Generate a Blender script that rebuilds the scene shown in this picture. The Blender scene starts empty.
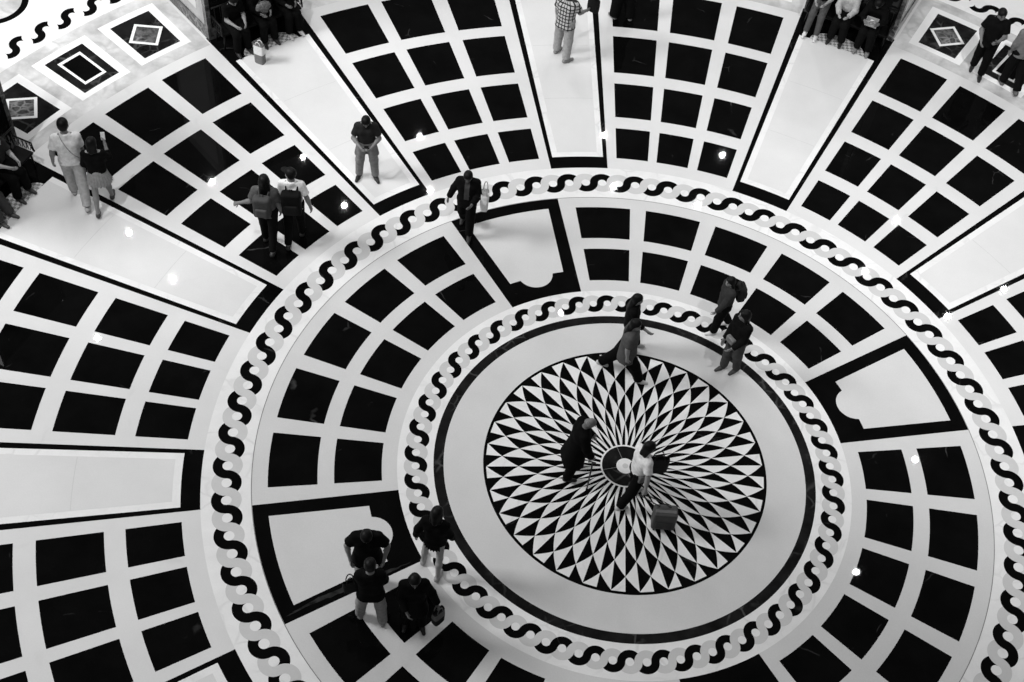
import bpy, bmesh, math, random
import numpy as np
from mathutils import Vector, Matrix

random.seed(7)
SC = bpy.context.scene
COL = SC.collection
S = 0.92                      # metres per drawing unit of the floor pattern

# ------------------------------------------------------------------ camera
cam_d = bpy.data.cameras.new('camera')
cam_d.sensor_width = 36.0
cam_d.lens = 36.0 * 1350.76264 / 1024.0
cam_d.clip_end = 200
cam = bpy.data.objects.new('camera', cam_d); COL.objects.link(cam)
_pit, _rol, _yaw = 0.658976234, 0.113675486 , 0.169805733
def cam_axes():
    fw = Vector((0, math.sin(_pit), -math.cos(_pit))); up = Vector((0, math.cos(_pit), math.sin(_pit))); rt = Vector((1, 0, 0))
    rz = Matrix.Rotation(_yaw, 3, 'Z'); fw, up, rt = rz @ fw, rz @ up, rz @ rt
    r2 = rt * math.cos(_rol) + up * math.sin(_rol); u2 = -rt * math.sin(_rol) + up * math.cos(_rol)
    return r2, u2, fw
r2, u2, fw = cam_axes()
CAM = Vector((0, -13.1996326 * S, 20.0 * S))
M = Matrix((( r2.x, u2.x, -fw.x), (r2.y, u2.y, -fw.y), (r2.z, u2.z, -fw.z))).to_4x4()
M.translation = CAM
cam.matrix_world = M
SC.camera = cam

# ------------------------------------------------------------------ world, exposure, lamps
SC.view_settings.view_transform = 'Standard'
SC.view_settings.look = 'None'
SC.view_settings.gamma = 1.0
SC.view_settings.use_curve_mapping = False
SC.view_settings.exposure = 0.0
w = bpy.data.worlds.new('hall_ambience'); SC.world = w; w.use_nodes = True
w.node_tree.nodes['Background'].inputs[0].default_value = (1, 1, 1, 1)
w.node_tree.nodes['Background'].inputs[1].default_value = 0.10

PA, PB, PS, PF = 1080, 6700, 1150, 4600
HL = 24.0 * S                 # height of the ceiling downlights
def spot(name, x, y, z, power, aim, size=75, blend=1.0, radius=0.10):
    d = bpy.data.lights.new(name, 'SPOT'); d.energy = power; d.spot_size = math.radians(size); d.spot_blend = blend
    d.shadow_soft_size = radius
    o = bpy.data.objects.new(name, d); COL.objects.link(o); o.location = (x, y, z)
    o.rotation_euler = (Vector(aim) - o.location).to_track_quat('-Z', 'Y').to_euler()
    return o
# two rings of downlights in the hall's ceiling; each aims at the floor on the hall's axis side
RING = [(-7.96, 5.36, 1), (-10.41, 2.32, 1), (-9.87, -.21, .35), (-5.87, 6.73, .7), (-2.17, 8.04, 1.2), (.37, 8.27, 1.3), (4.17, 7.56, 1.2), (6.42, 6.37, 1.0),
        (-6.71, 4.34, 1.3), (-9.14, 1.51, 1.3), (-5.21, 5.29, 1.3), (-1.64, 6.6, 1.3), (.12, 6.67, 1), (3.67, 5.95, .7), (5.36, 5.29, 1.2), (-9.43, 4.11, 1.3),
        (5.0, 1.7, .25), (4.2, -.89, .25), (-1.9, 3.01, .1)]
for px_, py_, k in RING:
    f = (20.0 + 24.0) / 20.0
    lx, ly = px_ * f * S, (-13.1996 + (py_ + 13.1996) * f) * S
    spot('downlight', lx, ly, HL, PS * k, (px_ * 1.1 * S, (py_ * 1.0 + 5.5) * S, 0))
def area(name, loc, aim, sx, sy, power):
    d = bpy.data.lights.new(name, 'AREA'); d.shape = 'RECTANGLE'; d.size = sx; d.size_y = sy; d.energy = power
    o = bpy.data.objects.new(name, d); COL.objects.link(o); o.location = loc
    o.rotation_euler = (Vector(aim) - Vector(loc)).to_track_quat('-Z', 'Y').to_euler()
    return o
area('fill_light', (-2, -17, 30), (-1, 2, 0), 14, 10, PA)  # broad unseen fill added behind the camera for general light
area('left_fill_light', (-27, -3, 20), (-8, 8, 0), 8, 5, PB)  # unseen fill added to brighten the left of the hall
for fx_, fa_, k_ in ((-12, -13, 1.9), (-3, -2, .95), (6, 8.5, 3.1)):
    spot('front_fill_spot', fx_, -4, 22, PF * k_, (fa_, 9.5, 0), 58, 1.0, .25)  # added unseen spots, lighting the far floor and the figures' camera-facing sides

# ------------------------------------------------------------------ materials
MATS = {}
def base_mat(name, v, rough=0.5, spec=0.3, metal=0.0):
    m = bpy.data.materials.new(name); m.use_nodes = True
    b = m.node_tree.nodes['Principled BSDF']
    b.inputs['Base Color'].default_value = (v, v, v, 1); b.inputs['Roughness'].default_value = rough
    b.inputs['Specular IOR Level'].default_value = spec; b.inputs['Metallic'].default_value = metal
    return m, m.node_tree, b
def plain(v, rough=0.7, spec=0.25, amp=0.12, scale=18.0, metal=0.0):
    """cloth, skin, hair, plastic: a flat grey with a little procedural unevenness"""
    key = (round(v, 4), rough, spec, amp, scale, metal)
    if key in MATS: return MATS[key]
    m, t, b = base_mat('surface_%02d' % len(MATS), v, rough, spec, metal)
    n = t.nodes.new('ShaderNodeTexNoise'); n.inputs['Scale'].default_value = scale; n.inputs['Detail'].default_value = 3
    co = t.nodes.new('ShaderNodeTexCoord'); t.links.new(co.outputs['Object'], n.inputs['Vector'])
    r = t.nodes.new('ShaderNodeMapRange'); r.inputs['From Min'].default_value = .3; r.inputs['From Max'].default_value = .7
    r.inputs['To Min'].default_value = v * (1 - amp); r.inputs['To Max'].default_value = min(1, v * (1 + amp))
    t.links.new(n.outputs['Fac'], r.inputs['Value']); t.links.new(r.outputs['Result'], b.inputs['Base Color'])
    MATS[key] = m; return m
def marble(name, v, mottle=0.05, mscale=1.2, vein=0.0, vscale=1.6, vcol=None, vwidth=0.02, rough=0.015, spec=0.35, fine=0.02, vmask=0.55):
    """polished stone: cloudy mottling, fine grain and optional thin veins"""
    m, t, b = base_mat(name, v, rough, spec); N, L = t.nodes, t.links
    co = N.new('ShaderNodeTexCoord')
    n1 = N.new('ShaderNodeTexNoise'); n1.inputs['Scale'].default_value = mscale; n1.inputs['Detail'].default_value = 7; n1.inputs['Roughness'].default_value = .62
    n2 = N.new('ShaderNodeTexNoise'); n2.inputs['Scale'].default_value = 45; n2.inputs['Detail'].default_value = 2
    L.new(co.outputs['Object'], n1.inputs['Vector']); L.new(co.outputs['Object'], n2.inputs['Vector'])
    def rng(src, lo, hi, a=.3, c=.7):
        r = N.new('ShaderNodeMapRange'); r.inputs['From Min'].default_value = a; r.inputs['From Max'].default_value = c
        r.inputs['To Min'].default_value = lo; r.inputs['To Max'].default_value = hi; L.new(src, r.inputs['Value']); return r.outputs['Result']
    def mth(op, a, c):
        q = N.new('ShaderNodeMath'); q.operation = op
        for i, s in enumerate((a, c)):
            if isinstance(s, (int, float)): q.inputs[i].default_value = s
            else: L.new(s, q.inputs[i])
        return q.outputs[0]
    val = mth('MULTIPLY', rng(n1.outputs['Fac'], v * (1 - mottle), v * (1 + mottle)), rng(n2.outputs['Fac'], 1 - fine, 1 + fine))
    if vein:
        ds = N.new('ShaderNodeTexNoise'); ds.inputs['Scale'].default_value = 1.1; ds.inputs['Detail'].default_value = 5
        L.new(co.outputs['Object'], ds.inputs['Vector'])
        mix = N.new('ShaderNodeMixRGB'); mix.inputs[0].default_value = .32
        L.new(co.outputs['Object'], mix.inputs[1]); L.new(ds.outputs['Color'], mix.inputs[2])
        vo = N.new('ShaderNodeTexVoronoi'); vo.feature = 'DISTANCE_TO_EDGE'; vo.inputs['Scale'].default_value = vscale
        L.new(mix.outputs[0], vo.inputs['Vector'])
        line = rng(vo.outputs['Distance'], 1, 0, 0, vwidth)
        mk = N.new('ShaderNodeTexNoise'); mk.inputs['Scale'].default_value = 1.7; mk.inputs['Detail'].default_value = 3
        L.new(co.outputs['Object'], mk.inputs['Vector'])
        msk = rng(mk.outputs['Fac'], 0, 1, vmask, vmask + .16)
        a = mth('MULTIPLY', mth('MULTIPLY', line, msk), vein)
        mx = N.new('ShaderNodeMix'); mx.data_type = 'FLOAT'
        L.new(a, mx.inputs[0]); L.new(val, mx.inputs[2]); mx.inputs[3].default_value = vcol
        val = mx.outputs[0]
    L.new(val, b.inputs['Base Color'])
    return m
M_FIELD = marble('pale_field_marble', .60, .045, 1.0, .0, fine=.03)
M_OUTER = marble('outer_field_marble', .66, .05, .8, .35, 1.1, .5, .03)
M_WHITE = marble('white_veined_marble', .76, .06, 2.2, .5, 3.0, .56, .06, vmask=.45)
M_STRAND = marble('grey_strand_marble', .56, .05, 2.0)
M_PANEL = marble('cream_panel_marble', .66, .05, .7, .15, .9, .56, .02)
M_BLACK = marble('black_tile_marble', .0026, .4, 1.5, .40, .85, .14, .009, rough=.015, spec=.10, vmask=.58)
M_SPECK = marble('black_flecked_marble', .010, .6, 3, .55, 5.5, .12, .09, rough=.015, spec=.12, vmask=.5)
M_MOTTLE = marble('cloudy_grey_marble', .53, .34, 1.5, .5, 2.2, .34, .07, vmask=.42)
M_DARKVEIN = marble('dark_veined_marble', .07, .95, 7, .8, 9, .30, .16, rough=.15, vmask=.45)
M_LINE = plain(.05, .4, .2)
M_GROUT = plain(.20, .5, .2)

# ------------------------------------------------------------------ mesh helpers
def link_mesh(name, verts, faces, mats, idx=None, parent=None, smooth=False):
    me = bpy.data.meshes.new(name); me.from_pydata([tuple(v) for v in verts], [], [tuple(f) for f in faces])
    if not isinstance(mats, (list, tuple)): mats = [mats]
    for m in mats: me.materials.append(m)
    if idx is not None: me.polygons.foreach_set('material_index', np.array(idx, dtype=np.int32))
    if smooth: me.polygons.foreach_set('use_smooth', np.ones(len(me.polygons), dtype=bool))
    me.update()
    o = bpy.data.objects.new(name, me); COL.objects.link(o)
    if parent: o.parent = parent
    return o
def tag(o, label=None, cat=None, group=None, kind=None):
    if label: o['label'] = label
    if cat: o['category'] = cat
    if group: o['group'] = group
    if kind: o['kind'] = kind
    return o
def empty(name, loc, rz=0.0):
    o = bpy.data.objects.new(name, None); COL.objects.link(o); o.location = loc; o.rotation_euler = (0, 0, rz); o.empty_display_size = .2
    return o
class FB:
    """flat inlay builder: polygons on the floor, in drawing units"""
    def __init__(s): s.v = []; s.f = []; s.i = []
    def poly(s, pts, z, mi=0):
        # keep the face turned upwards
        a = sum(pts[k][0] * pts[(k + 1) % len(pts)][1] - pts[(k + 1) % len(pts)][0] * pts[k][1] for k in range(len(pts)))
        if a < 0: pts = pts[::-1]
        n = len(s.v); s.v += [(x * S, y * S, z) for x, y in pts]; s.f.append(tuple(range(n, n + len(pts)))); s.i.append(mi)
    def ring(s, r0, r1, z, mi=0, a0=0.0, a1=360.0, step=1.0):
        k = max(1, int(round((a1 - a0) / step)))
        for j in range(k):
            t0, t1 = a0 + (a1 - a0) * j / k, a0 + (a1 - a0) * (j + 1) / k
            q = [pol(r1, t0), pol(r1, t1)] + ([pol(r0, t1), pol(r0, t0)] if r0 > 0 else [(0, 0)])
            s.poly(q, z, mi)
    def done(s, name, mats, parent=None): return link_mesh(name, s.v, s.f, mats, s.i, parent)
def pol(r, t): t = math.radians(t); return (r * math.cos(t), r * math.sin(t))
def arc(r, a0, a1, n=12): return [pol(r, a0 + (a1 - a0) * k / n) for k in range(n + 1)]
def wedge(r0, r1, a0, a1, n=10): return arc(r1, a0, a1, n) + arc(r0, a1, a0, n)
def axis_pts(pts, ax):
    c, s = math.cos(math.radians(ax)), math.sin(math.radians(ax))
    return [(a * c - b * s, a * s + b * c) for a, b in pts]

# ------------------------------------------------------------------ floor
AX = 34.5                                  # bearing of the first inner panel; the whole pattern repeats from it
Z1, Z2, Z3, Z4 = .0010, .0018, .0026, .0034
slab = FB(); slab.ring(0, 21, 0, 0, 0, 360, 3)
floor = slab.done('floor', M_OUTER)
# give the slab its thickness
bm = bmesh.new(); bm.from_mesh(floor.data)
bmesh.ops.remove_doubles(bm, verts=bm.verts, dist=1e-4)
r = bmesh.ops.extrude_face_region(bm, geom=bm.faces[:])
bmesh.ops.translate(bm, verts=[v for v in r['geom'] if isinstance(v, bmesh.types.BMVert)], vec=(0, 0, -.12))
bmesh.ops.recalc_face_normals(bm, faces=bm.faces[:]); bm.to_mesh(floor.data); bm.free()
tag(floor, 'polished black and white marble hall floor inlaid with rings of tiles and braid', kind='structure')
def part(o, label=None):
    if label: o['label'] = label
    return o

# pale fields
b = FB(); b.ring(4.004, 6.487, Z1); b.ring(2.505, 3.196, Z1)
part(b.done('pale_field', M_FIELD, floor))
b = FB(); b.ring(6.478, 6.492, Z2, 0)
part(b.done('joint_line', M_GROUT, floor))
# braided borders
def braid(name, R, n_dots, phase, r_lo, r_hi, black_first, spacing=None, a_lim=None, strand=M_STRAND):
    b = FB(); b.ring(r_lo, r_hi, Z1, 0)
    step = 360.0 / n_dots; d = math.radians(step) * R
    ro = d * .742; ri = d - ro
    cut = math.degrees(math.acos(min(1, d / 2 / ro)))
    def half():
        up = []
        # circle Z (previous dot) from the top crossing down to the dot
        up += [(-d + ro * math.cos(math.radians(t)), ro * math.sin(math.radians(t))) for t in np.linspace(cut, 0, 6)]
        up += [(ri * math.cos(math.radians(t)), ri * math.sin(math.radians(t))) for t in np.linspace(180, 0, 12)[1:]]
        return up
    A_up = half()
    B_low = [(d - x, -y) for x, y in A_up]
    # outline: A's cut end + dot rim, then B's outer lower arc, B's cut end, dot rim, then A's outer upper arc
    B_outer = [(d + ro * math.cos(math.radians(t)), ro * math.sin(math.radians(t))) for t in np.linspace(180, 360 - cut, 16)]
    A_outer = [(ro * math.cos(math.radians(t)), ro * math.sin(math.radians(t))) for t in np.linspace(0, 180 - cut, 16)]
    outline = A_up + B_outer[1:] + B_low[1:] + A_outer[1:-1]
    for k in range(n_dots):
        th = phase + k * step
        if a_lim and abs(((th - AX - 30 + 180) % 360) - 180) < 13: th -= .42
        if a_lim and not any(abs(((th - c + 180) % 360) - 180) < h for c, h in a_lim): continue
        m = 1 if (k % 2 == 0) == black_first else 2
        pts = []
        for x, y in outline:
            pts.append(pol(R + y, th + math.degrees(x / R)))
        b.poly(pts, Z2 if m == 1 else Z2, m)
    return part(b.done(name, [M_WHITE, M_BLACK, strand], floor))
braid('braid_border', 6.903, 126, AX, 6.490, 7.335, False)['label'] = 'wide outer ring of black S shapes braided with grey'
braid('braid_border', 3.684, 84, AX, 3.372, 4.004, False)['label'] = 'narrow inner ring of black S shapes braided with grey'
# the outermost border's grey strand, with overexposure painted into its colour
M_STRAND_LIT = marble('overlit_strand_marble', .74, .03, 2.0)
M_BRIGHT = marble('bright_white_marble', .80, .04, 1.2)
b = FB(); b.ring(16.75, 19.5, Z1, 0)
part(b.done('white_field', M_BRIGHT, floor))
braid('braid_border', 16.31, 300, AX + 30 * 4 + 1.46, 15.90, 16.75, True, a_lim=[(AX + 30 * k, 11) for k in range(12)], strand=M_STRAND_LIT)['label'] = 'outermost row of black S shapes on white marble'
# black flecked ring round the medallion
b = FB(); b.ring(3.196, 3.372, Z1)
part(b.done('black_ring', M_SPECK, floor), 'narrow ring of flecked black marble')
# medallion: 32 rays of arcs through the centre
b = FB(); b.ring(0, 2.505, Z1, 1, step=2)
RT = [2.449, 2.175, 1.883, 1.567, 1.243, .912, .566, .40]
P0 = AX + 5.625
def node(t, j): return pol(RT[t], P0 + 5.625 * t + 11.25 * j)     # j in half-steps handled by the caller
def curve_mid(t0, t1, th0, th1, n=4):
    # the arc between two lattice nodes: r = 3.6 sin(42.8 - 5.625 t)
    out = []
    for k in range(n + 1):
        f = k / n; t = t0 + (t1 - t0) * f
        r = 3.6 * math.sin(math.radians(42.85 - 5.625 * t)) if t < 6.01 else .44
        if k in (0, n): r = RT[int(round(t))]
        out.append(pol(r, th0 + (th1 - th0) * f))
    return out
for j in range(32):
    th = P0 + 11.25 * j
    # rim triangles: white half on the lower bearing side
    th1 = th + 5.625
    b.poly([pol(2.455, th + .2), pol(2.455, th1)] + curve_mid(1, 0, th1, th), Z2, 0)
    for t in range(0, 6):
        c = th + 5.625 * (t % 2)
        lo = c - 5.625
        # white half of each kite: outer tip -> low side -> inner tip
        b.poly(curve_mid(t, t + 1, c, lo)[:-1] + curve_mid(t + 1, t + 2, lo, c), Z2, 0)
b.ring(.412, .442, Z3, 0, step=5)
b.ring(0, .412, Z3, 2, step=5)
b.ring(0, .158, Z4, 0, step=10)
b.ring(0, .052, Z4 + .0008, 3, step=20)
for t in (123, 33, 208, 303):
    a = math.radians(t); nx, ny = -math.sin(a) * .004, math.cos(a) * .004
    p, q = pol(.158, t), pol(.41, t)
    b.poly([(p[0] + nx, p[1] + ny), (q[0] + nx, q[1] + ny), (q[0] - nx, q[1] - ny), (p[0] - nx, p[1] - ny)], Z4, 4)
part(b.done('medallion', [M_WHITE, M_BLACK, M_SPECK, M_STRAND, M_GROUT], floor), 'round medallion of black and white curved triangles')
# black tile grids
b = FB()
for q in range(4):
    c = AX + 45 + 90 * q
    for k in range(5):
        a = c + (k - 2) * 13.345
        for r0, r1 in ((4.268, 5.085), (5.368, 6.210)): b.poly(wedge(r0, r1, a - 5.18, a + 5.18), Z2)
part(b.done('black_tile_grid', M_BLACK, floor), 'two-row grid of black tiles in the inner ring')
b = FB()
for q in range(12):
    c = AX + 30 * q
    for a0, a1 in ((-8.84, -4.0), (-2.48, 2.48), (3.86, 8.84)):
        for r0, r1 in ((7.648, 8.558), (8.905, 9.985), (10.345, 11.585), (11.922, 13.325)): b.poly(wedge(r0, r1, c + a0, c + a1, 6), Z2)
part(b.done('black_tile_grid', M_BLACK, floor), 'four-row fan of black tiles in the outer ring')
# inner panels with a round tab
for q in range(4):
    c = AX + 90 * q
    b = FB(); b.poly(wedge(4.004, 6.478, c - 10.17, c + 10.17, 18), Z2, 0)
    key = arc(6.222, c - 7.95, c + 7.95, 16) + [pol(4.54, c + 6.98)]
    key += arc(4.538, c + 6.9, c + 4.25, 3)
    key += axis_pts([(4.61 - .342 * math.cos(math.radians(t)), .342 * math.sin(math.radians(t))) for t in np.linspace(72, -72, 22)], c)
    key += arc(4.538, c - 4.25, c - 6.9, 3) + [pol(4.54, c - 6.98)]
    b.poly(key, Z3, 1)
    part(b.done('tabbed_panel', [M_BLACK, M_FIELD], floor), 'pale panel with a round tab in a black frame')
# a pale cloudy streak runs through two of the black strips
def streak(r0, r1, a, amp, wd, seed):
    rnd = random.Random(seed); n = 26; up = []; dn = []
    ph = rnd.random() * 6
    for k in range(n + 1):
        u = k / n; r = r0 + (r1 - r0) * u; off = amp * math.sin(ph + u * 5) + .012 * rnd.uniform(-1, 1); ww = wd * math.sin(math.pi * min(1, u * .96 + .02)) * rnd.uniform(.55, 1.1)
        up.append(pol(r, a + math.degrees((off + ww) / r))); dn.append(pol(r, a + math.degrees((off - ww) / r)))
    return up + dn[::-1]
M_STREAK = marble('streak_marble', .022, .8, 7.0, rough=.03, spec=.12)
b = FB(); b.poly(streak(4.2, 6.4, AX - 180 + 9.0, .025, .05, 3), Z3 + .0002); b.poly(streak(4.6, 6.3, AX - 180 + 9.1, -.03, .02, 5), Z3 + .0004)
b.poly(streak(7.36, 7.64, AX + 15 - 270 - 1.5 + 30 * 1, .02, .03, 8), Z3 + .0002)
part(b.done('stone_streak', M_STREAK, floor), 'pale cloudy streak in the black stone')
# outer panels in black frames
for q in range(12):
    c = AX + 15 + 30 * q
    b = FB(); b.poly(wedge(7.335, 13.87, c - 4.65, c + 4.65, 8), Z2, 0)
    b.poly(wedge(7.662, 12.87, c - 4.03, c + 4.03, 8), Z3, 1)
    def side(r): return math.degrees(.125 / r)
    b.poly(arc(12.87, c - 4.03 + side(12.87), c + 4.03 - side(12.87), 8) + arc(7.80, c + 4.03 - side(7.8), c - 4.03 + side(7.8), 8), Z4, 2)
    for rj in (9.45, 11.2): b.poly(wedge(rj, rj + .012, c - 3.2, c + 3.2, 8), Z4 + .0006, 3)
    part(b.done('framed_panel', [M_BLACK, M_WHITE, M_PANEL, M_STRAND], floor), 'long pale marble panel in a black frame')
# chequered tabs at the outer panels' ends
M_CHEQ, t_, b_ = base_mat('chequer_mosaic', .5, .25, .3)
ch = t_.nodes.new('ShaderNodeTexChecker'); ch.inputs['Scale'].default_value = 16.0
ch.inputs['Color1'].default_value = (.52, .52, .52, 1); ch.inputs['Color2'].default_value = (.2, .2, .2, 1)
co_ = t_.nodes.new('ShaderNodeTexCoord'); mp = t_.nodes.new('ShaderNodeMapping'); mp.inputs['Rotation'].default_value = (0, 0, math.radians(AX))
t_.links.new(co_.outputs['Object'], mp.inputs['Vector']); t_.links.new(mp.outputs['Vector'], ch.inputs['Vector']); t_.links.new(ch.outputs['Color'], b_.inputs['Base Color'])
for q in range(12):
    c = AX + 15 + 30 * q
    b = FB(); b.poly(axis_pts([(12.86, -.66)] + [(12.87 + .40 * math.cos(math.radians(t)), .66 * math.sin(math.radians(t))) for t in np.linspace(-90, 90, 20)] + [(12.86, .66)], c), Z4)
    part(b.done('mosaic_tab', M_CHEQ, floor), 'rounded tab of small chequered mosaic')
# cloudy grey ring with framed square inlays
b = FB()
for q in range(12):
    c = AX + 30 * q; b.poly(wedge(13.64, 15.90, c - 10.2, c + 10.2, 16), Z1)
part(b.done('cloudy_ring', M_MOTTLE, floor), 'band of cloudy grey marble')
def rot_frame(corners, f):
    cx = sum(x for x, y in corners) / len(corners); cy = sum(y for x, y in corners) / len(corners)
    return [(cx + (x - cx) * f, cy + (y - cy) * f) for x, y in corners]
for q in (1, 4, 5, 2, 0):
    c = AX + 30 * q
    for k, off in enumerate((-6.45, 0, 6.45)):
        a = c + off; b = FB()
        b.poly(wedge(13.965, 15.585, a - 2.62, a + 2.62, 4), Z2, 0)
        b.poly(wedge(14.115, 15.402, a - 1.86, a + 1.86, 4), Z3, 1)
        if k == 1:
            b.poly(wedge(14.308, 15.222, a - 1.13, a + 1.13, 4), Z4, 0); b.poly(wedge(14.378, 15.142, a - .9, a + .9, 4), Z4 + .0008, 2)
        else:
            d = [pol(15.202, a), pol(14.755, a + 1.71), pol(14.29, a), pol(14.755, a - 1.71)]
            b.poly(d, Z4, 0); b.poly(rot_frame(d, .79), Z4 + .0008, 3)
        part(b.done('square_inlay', [M_BRIGHT, M_SPECK, M_BLACK, M_DARKVEIN], floor), 'square of flecked black marble framed in white' if k == 1 else 'black marble square holding a white outlined diamond')
# round inlays beyond the outermost border
for q in (1, 4, 5):
    x, y = pol(17.87, AX + 30 * q)
    b = FB()
    for r0, r1, z, mi in ((.64, .79, Z2, 1), (0, .64, Z2, 0)):
        for j in range(48):
            t0, t1 = 7.5 * j, 7.5 * (j + 1)
            pts = [(x + r1 * math.cos(math.radians(t)), y + r1 * math.sin(math.radians(t))) for t in (t0, t1)]
            pts += [(x + r0 * math.cos(math.radians(t)), y + r0 * math.sin(math.radians(t))) for t in ((t1, t0) if r0 else (t0,))]
            b.poly(pts, z, mi)
    part(b.done('round_inlay', [M_MOTTLE, M_BLACK], floor), 'grey marble disc ringed in black')

# ------------------------------------------------------------------ smooth-solid modelling (distance fields -> mesh)
def V(*a): return np.array(a, dtype=np.float64)
def unit(v): v = np.asarray(v, float); return v / (np.linalg.norm(v) + 1e-9)
class Solid:
    def __init__(s, vox=.016): s.p = []; s.vox = vox; s.post = []
    def cone(s, a, b, ra, rb=None, k=.03, clips=(), flat=None):
        s.p.append(('c', np.array(a, float), np.array(b, float), ra, ra if rb is None else rb, k, list(clips), flat)); return s
    def ell(s, c, R, r, k=.03, clips=()):
        s.p.append(('e', np.array(c, float), np.array(R, float), np.array(r, float), 0, k, list(clips), None)); return s
    def box(s, c, R, hs, rad=.02, k=.01, clips=()):
        s.p.append(('b', np.array(c, float), np.array(R, float), np.array(hs, float), rad, k, list(clips), None)); return s
    def mesh(s, name, mats, parent=None, extra=None, pick=None, smooth=True):
        h = s.vox; los, his = [], []
        for q in s.p:
            if q[0] == 'c':
                rr = max(q[3], q[4]); lo = np.minimum(q[1] - rr, q[2] - rr); hi = np.maximum(q[1] + rr, q[2] + rr)
            else:
                rr = np.linalg.norm(q[3]) + (q[4] if q[0] == 'b' else 0) if q[0] == 'b' else q[3].max(); lo = q[1] - rr; hi = q[1] + rr
            los.append(lo); his.append(hi)
        LO = np.min(los, 0) - 3 * h; HI = np.max(his, 0) + 3 * h
        n = np.ceil((HI - LO) / h).astype(int) + 1
        D = np.full(tuple(n), .25, dtype=np.float32)
        for q, lo, hi in zip(s.p, los, his):
            m = .05 + q[5]
            i0 = np.maximum(0, np.floor((lo - m - LO) / h).astype(int)); i1 = np.minimum(n, np.ceil((hi + m - LO) / h).astype(int) + 1)
            gx, gy, gz = [LO[d] + h * np.arange(i0[d], i1[d]) for d in range(3)]
            X = np.stack(np.meshgrid(gx, gy, gz, indexing='ij'), -1)
            if q[0] == 'c':
                ba = q[2] - q[1]; pa = X - q[1]; L2 = ba @ ba + 1e-12
                t = np.clip((pa @ ba) / L2, 0, 1); dd = pa - t[..., None] * ba
                if q[7] is not None:
                    ax, sc = q[7]; comp = dd @ ax; dd = dd + (comp * (sc - 1))[..., None] * ax
                d = np.sqrt((dd ** 2).sum(-1)) - (q[3] + (q[4] - q[3]) * t)
                if q[7] is not None and q[7][1] > 1: d = d / q[7][1] ** .5
            elif q[0] == 'e':
                u = ((X - q[1]) @ q[2].T) / q[3]; ln = np.sqrt((u ** 2).sum(-1)); d = (ln - 1) * q[3].min()
            else:
                u = np.abs((X - q[1]) @ q[2].T) - q[3]; d = np.sqrt((np.maximum(u, 0) ** 2).sum(-1)) + np.minimum(u.max(-1), 0) - q[4]
            for p0, nn in q[6]: d = np.maximum(d, (X - p0) @ nn)
            blk = D[i0[0]:i1[0], i0[1]:i1[1], i0[2]:i1[2]]
            k = q[5]; hh = np.maximum(k - np.abs(blk - d), 0) / k
            D[i0[0]:i1[0], i0[1]:i1[1], i0[2]:i1[2]] = np.minimum(blk, d) - hh * hh * k * .25
        if s.post:
            X = np.stack(np.meshgrid(*[LO[d] + h * np.arange(n[d]) for d in range(3)], indexing='ij'), -1)
            for p0, nn in s.post: D = np.maximum(D, (X - p0) @ nn)
        verts, faces = surface_nets(D, LO, h)
        verts = list(verts); faces = list(map(tuple, faces)); idx = [0] * len(faces)
        if extra:
            for ev, ef, mi in extra:
                o = len(verts); verts += [tuple(x) for x in ev]; faces += [tuple(i + o for i in f) for f in ef]; idx += [mi] * len(ef)
        if pick:
            va = np.array([tuple(v) for v in verts])
            for fi, f in enumerate(faces):
                if idx[fi] == 0:
                    idx[fi] = pick(va[list(f)].mean(0))
        return link_mesh(name, verts, faces, mats, idx, parent, smooth)
def surface_nets(D, LO, h):
    ins = D < 0
    nx, ny, nz = D.shape
    cells = np.zeros((nx - 1, ny - 1, nz - 1), dtype=np.uint8)
    corner = [(i, j, k) for i in (0, 1) for j in (0, 1) for k in (0, 1)]
    for i, j, k in corner: cells += ins[i:nx - 1 + i, j:ny - 1 + j, k:nz - 1 + k]
    act = (cells > 0) & (cells < 8)
    ids = -np.ones(act.shape, dtype=np.int64); I = np.argwhere(act); ids[act] = np.arange(len(I))
    acc = np.zeros((len(I), 3)); cnt = np.zeros(len(I))
    vals = {c: D[I[:, 0] + c[0], I[:, 1] + c[1], I[:, 2] + c[2]].astype(np.float64) for c in corner}
    for c in corner:
        for ax in range(3):
            if c[ax]: continue
            c2 = list(c); c2[ax] = 1; c2 = tuple(c2)
            a, b = vals[c], vals[c2]; m = (a < 0) != (b < 0)
            t = np.where(m, a / np.where(m, a - b, 1), 0)
            pt = np.tile(np.array(c, float), (len(I), 1)); pt[:, ax] = t
            acc[m] += pt[m]; cnt[m] += 1
    verts = LO + h * (I + acc / np.maximum(cnt, 1)[:, None])
    faces = []
    for ax in range(3):
        sl0 = [slice(None)] * 3; sl1 = [slice(None)] * 3; sl0[ax] = slice(0, -1); sl1[ax] = slice(1, None)
        a, b = ins[tuple(sl0)], ins[tuple(sl1)]
        E = np.argwhere(a != b); fl = a[tuple(E.T)]
        u, v = (ax + 1) % 3, (ax + 2) % 3
        ok = (E[:, u] > 0) & (E[:, v] > 0) & (E[:, u] < D.shape[u] - 1) & (E[:, v] < D.shape[v] - 1)
        E, fl = E[ok], fl[ok]
        def cell(du, dv):
            C = E.copy(); C[:, u] -= du; C[:, v] -= dv; return ids[tuple(C.T)]
        q = np.stack([cell(1, 1), cell(0, 1), cell(0, 0), cell(1, 0)], 1)
        q[~fl] = q[~fl][:, ::-1]
        faces.append(q)
    F = np.concatenate(faces); F = F[(F >= 0).all(1)]
    return verts, F.tolist()
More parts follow.
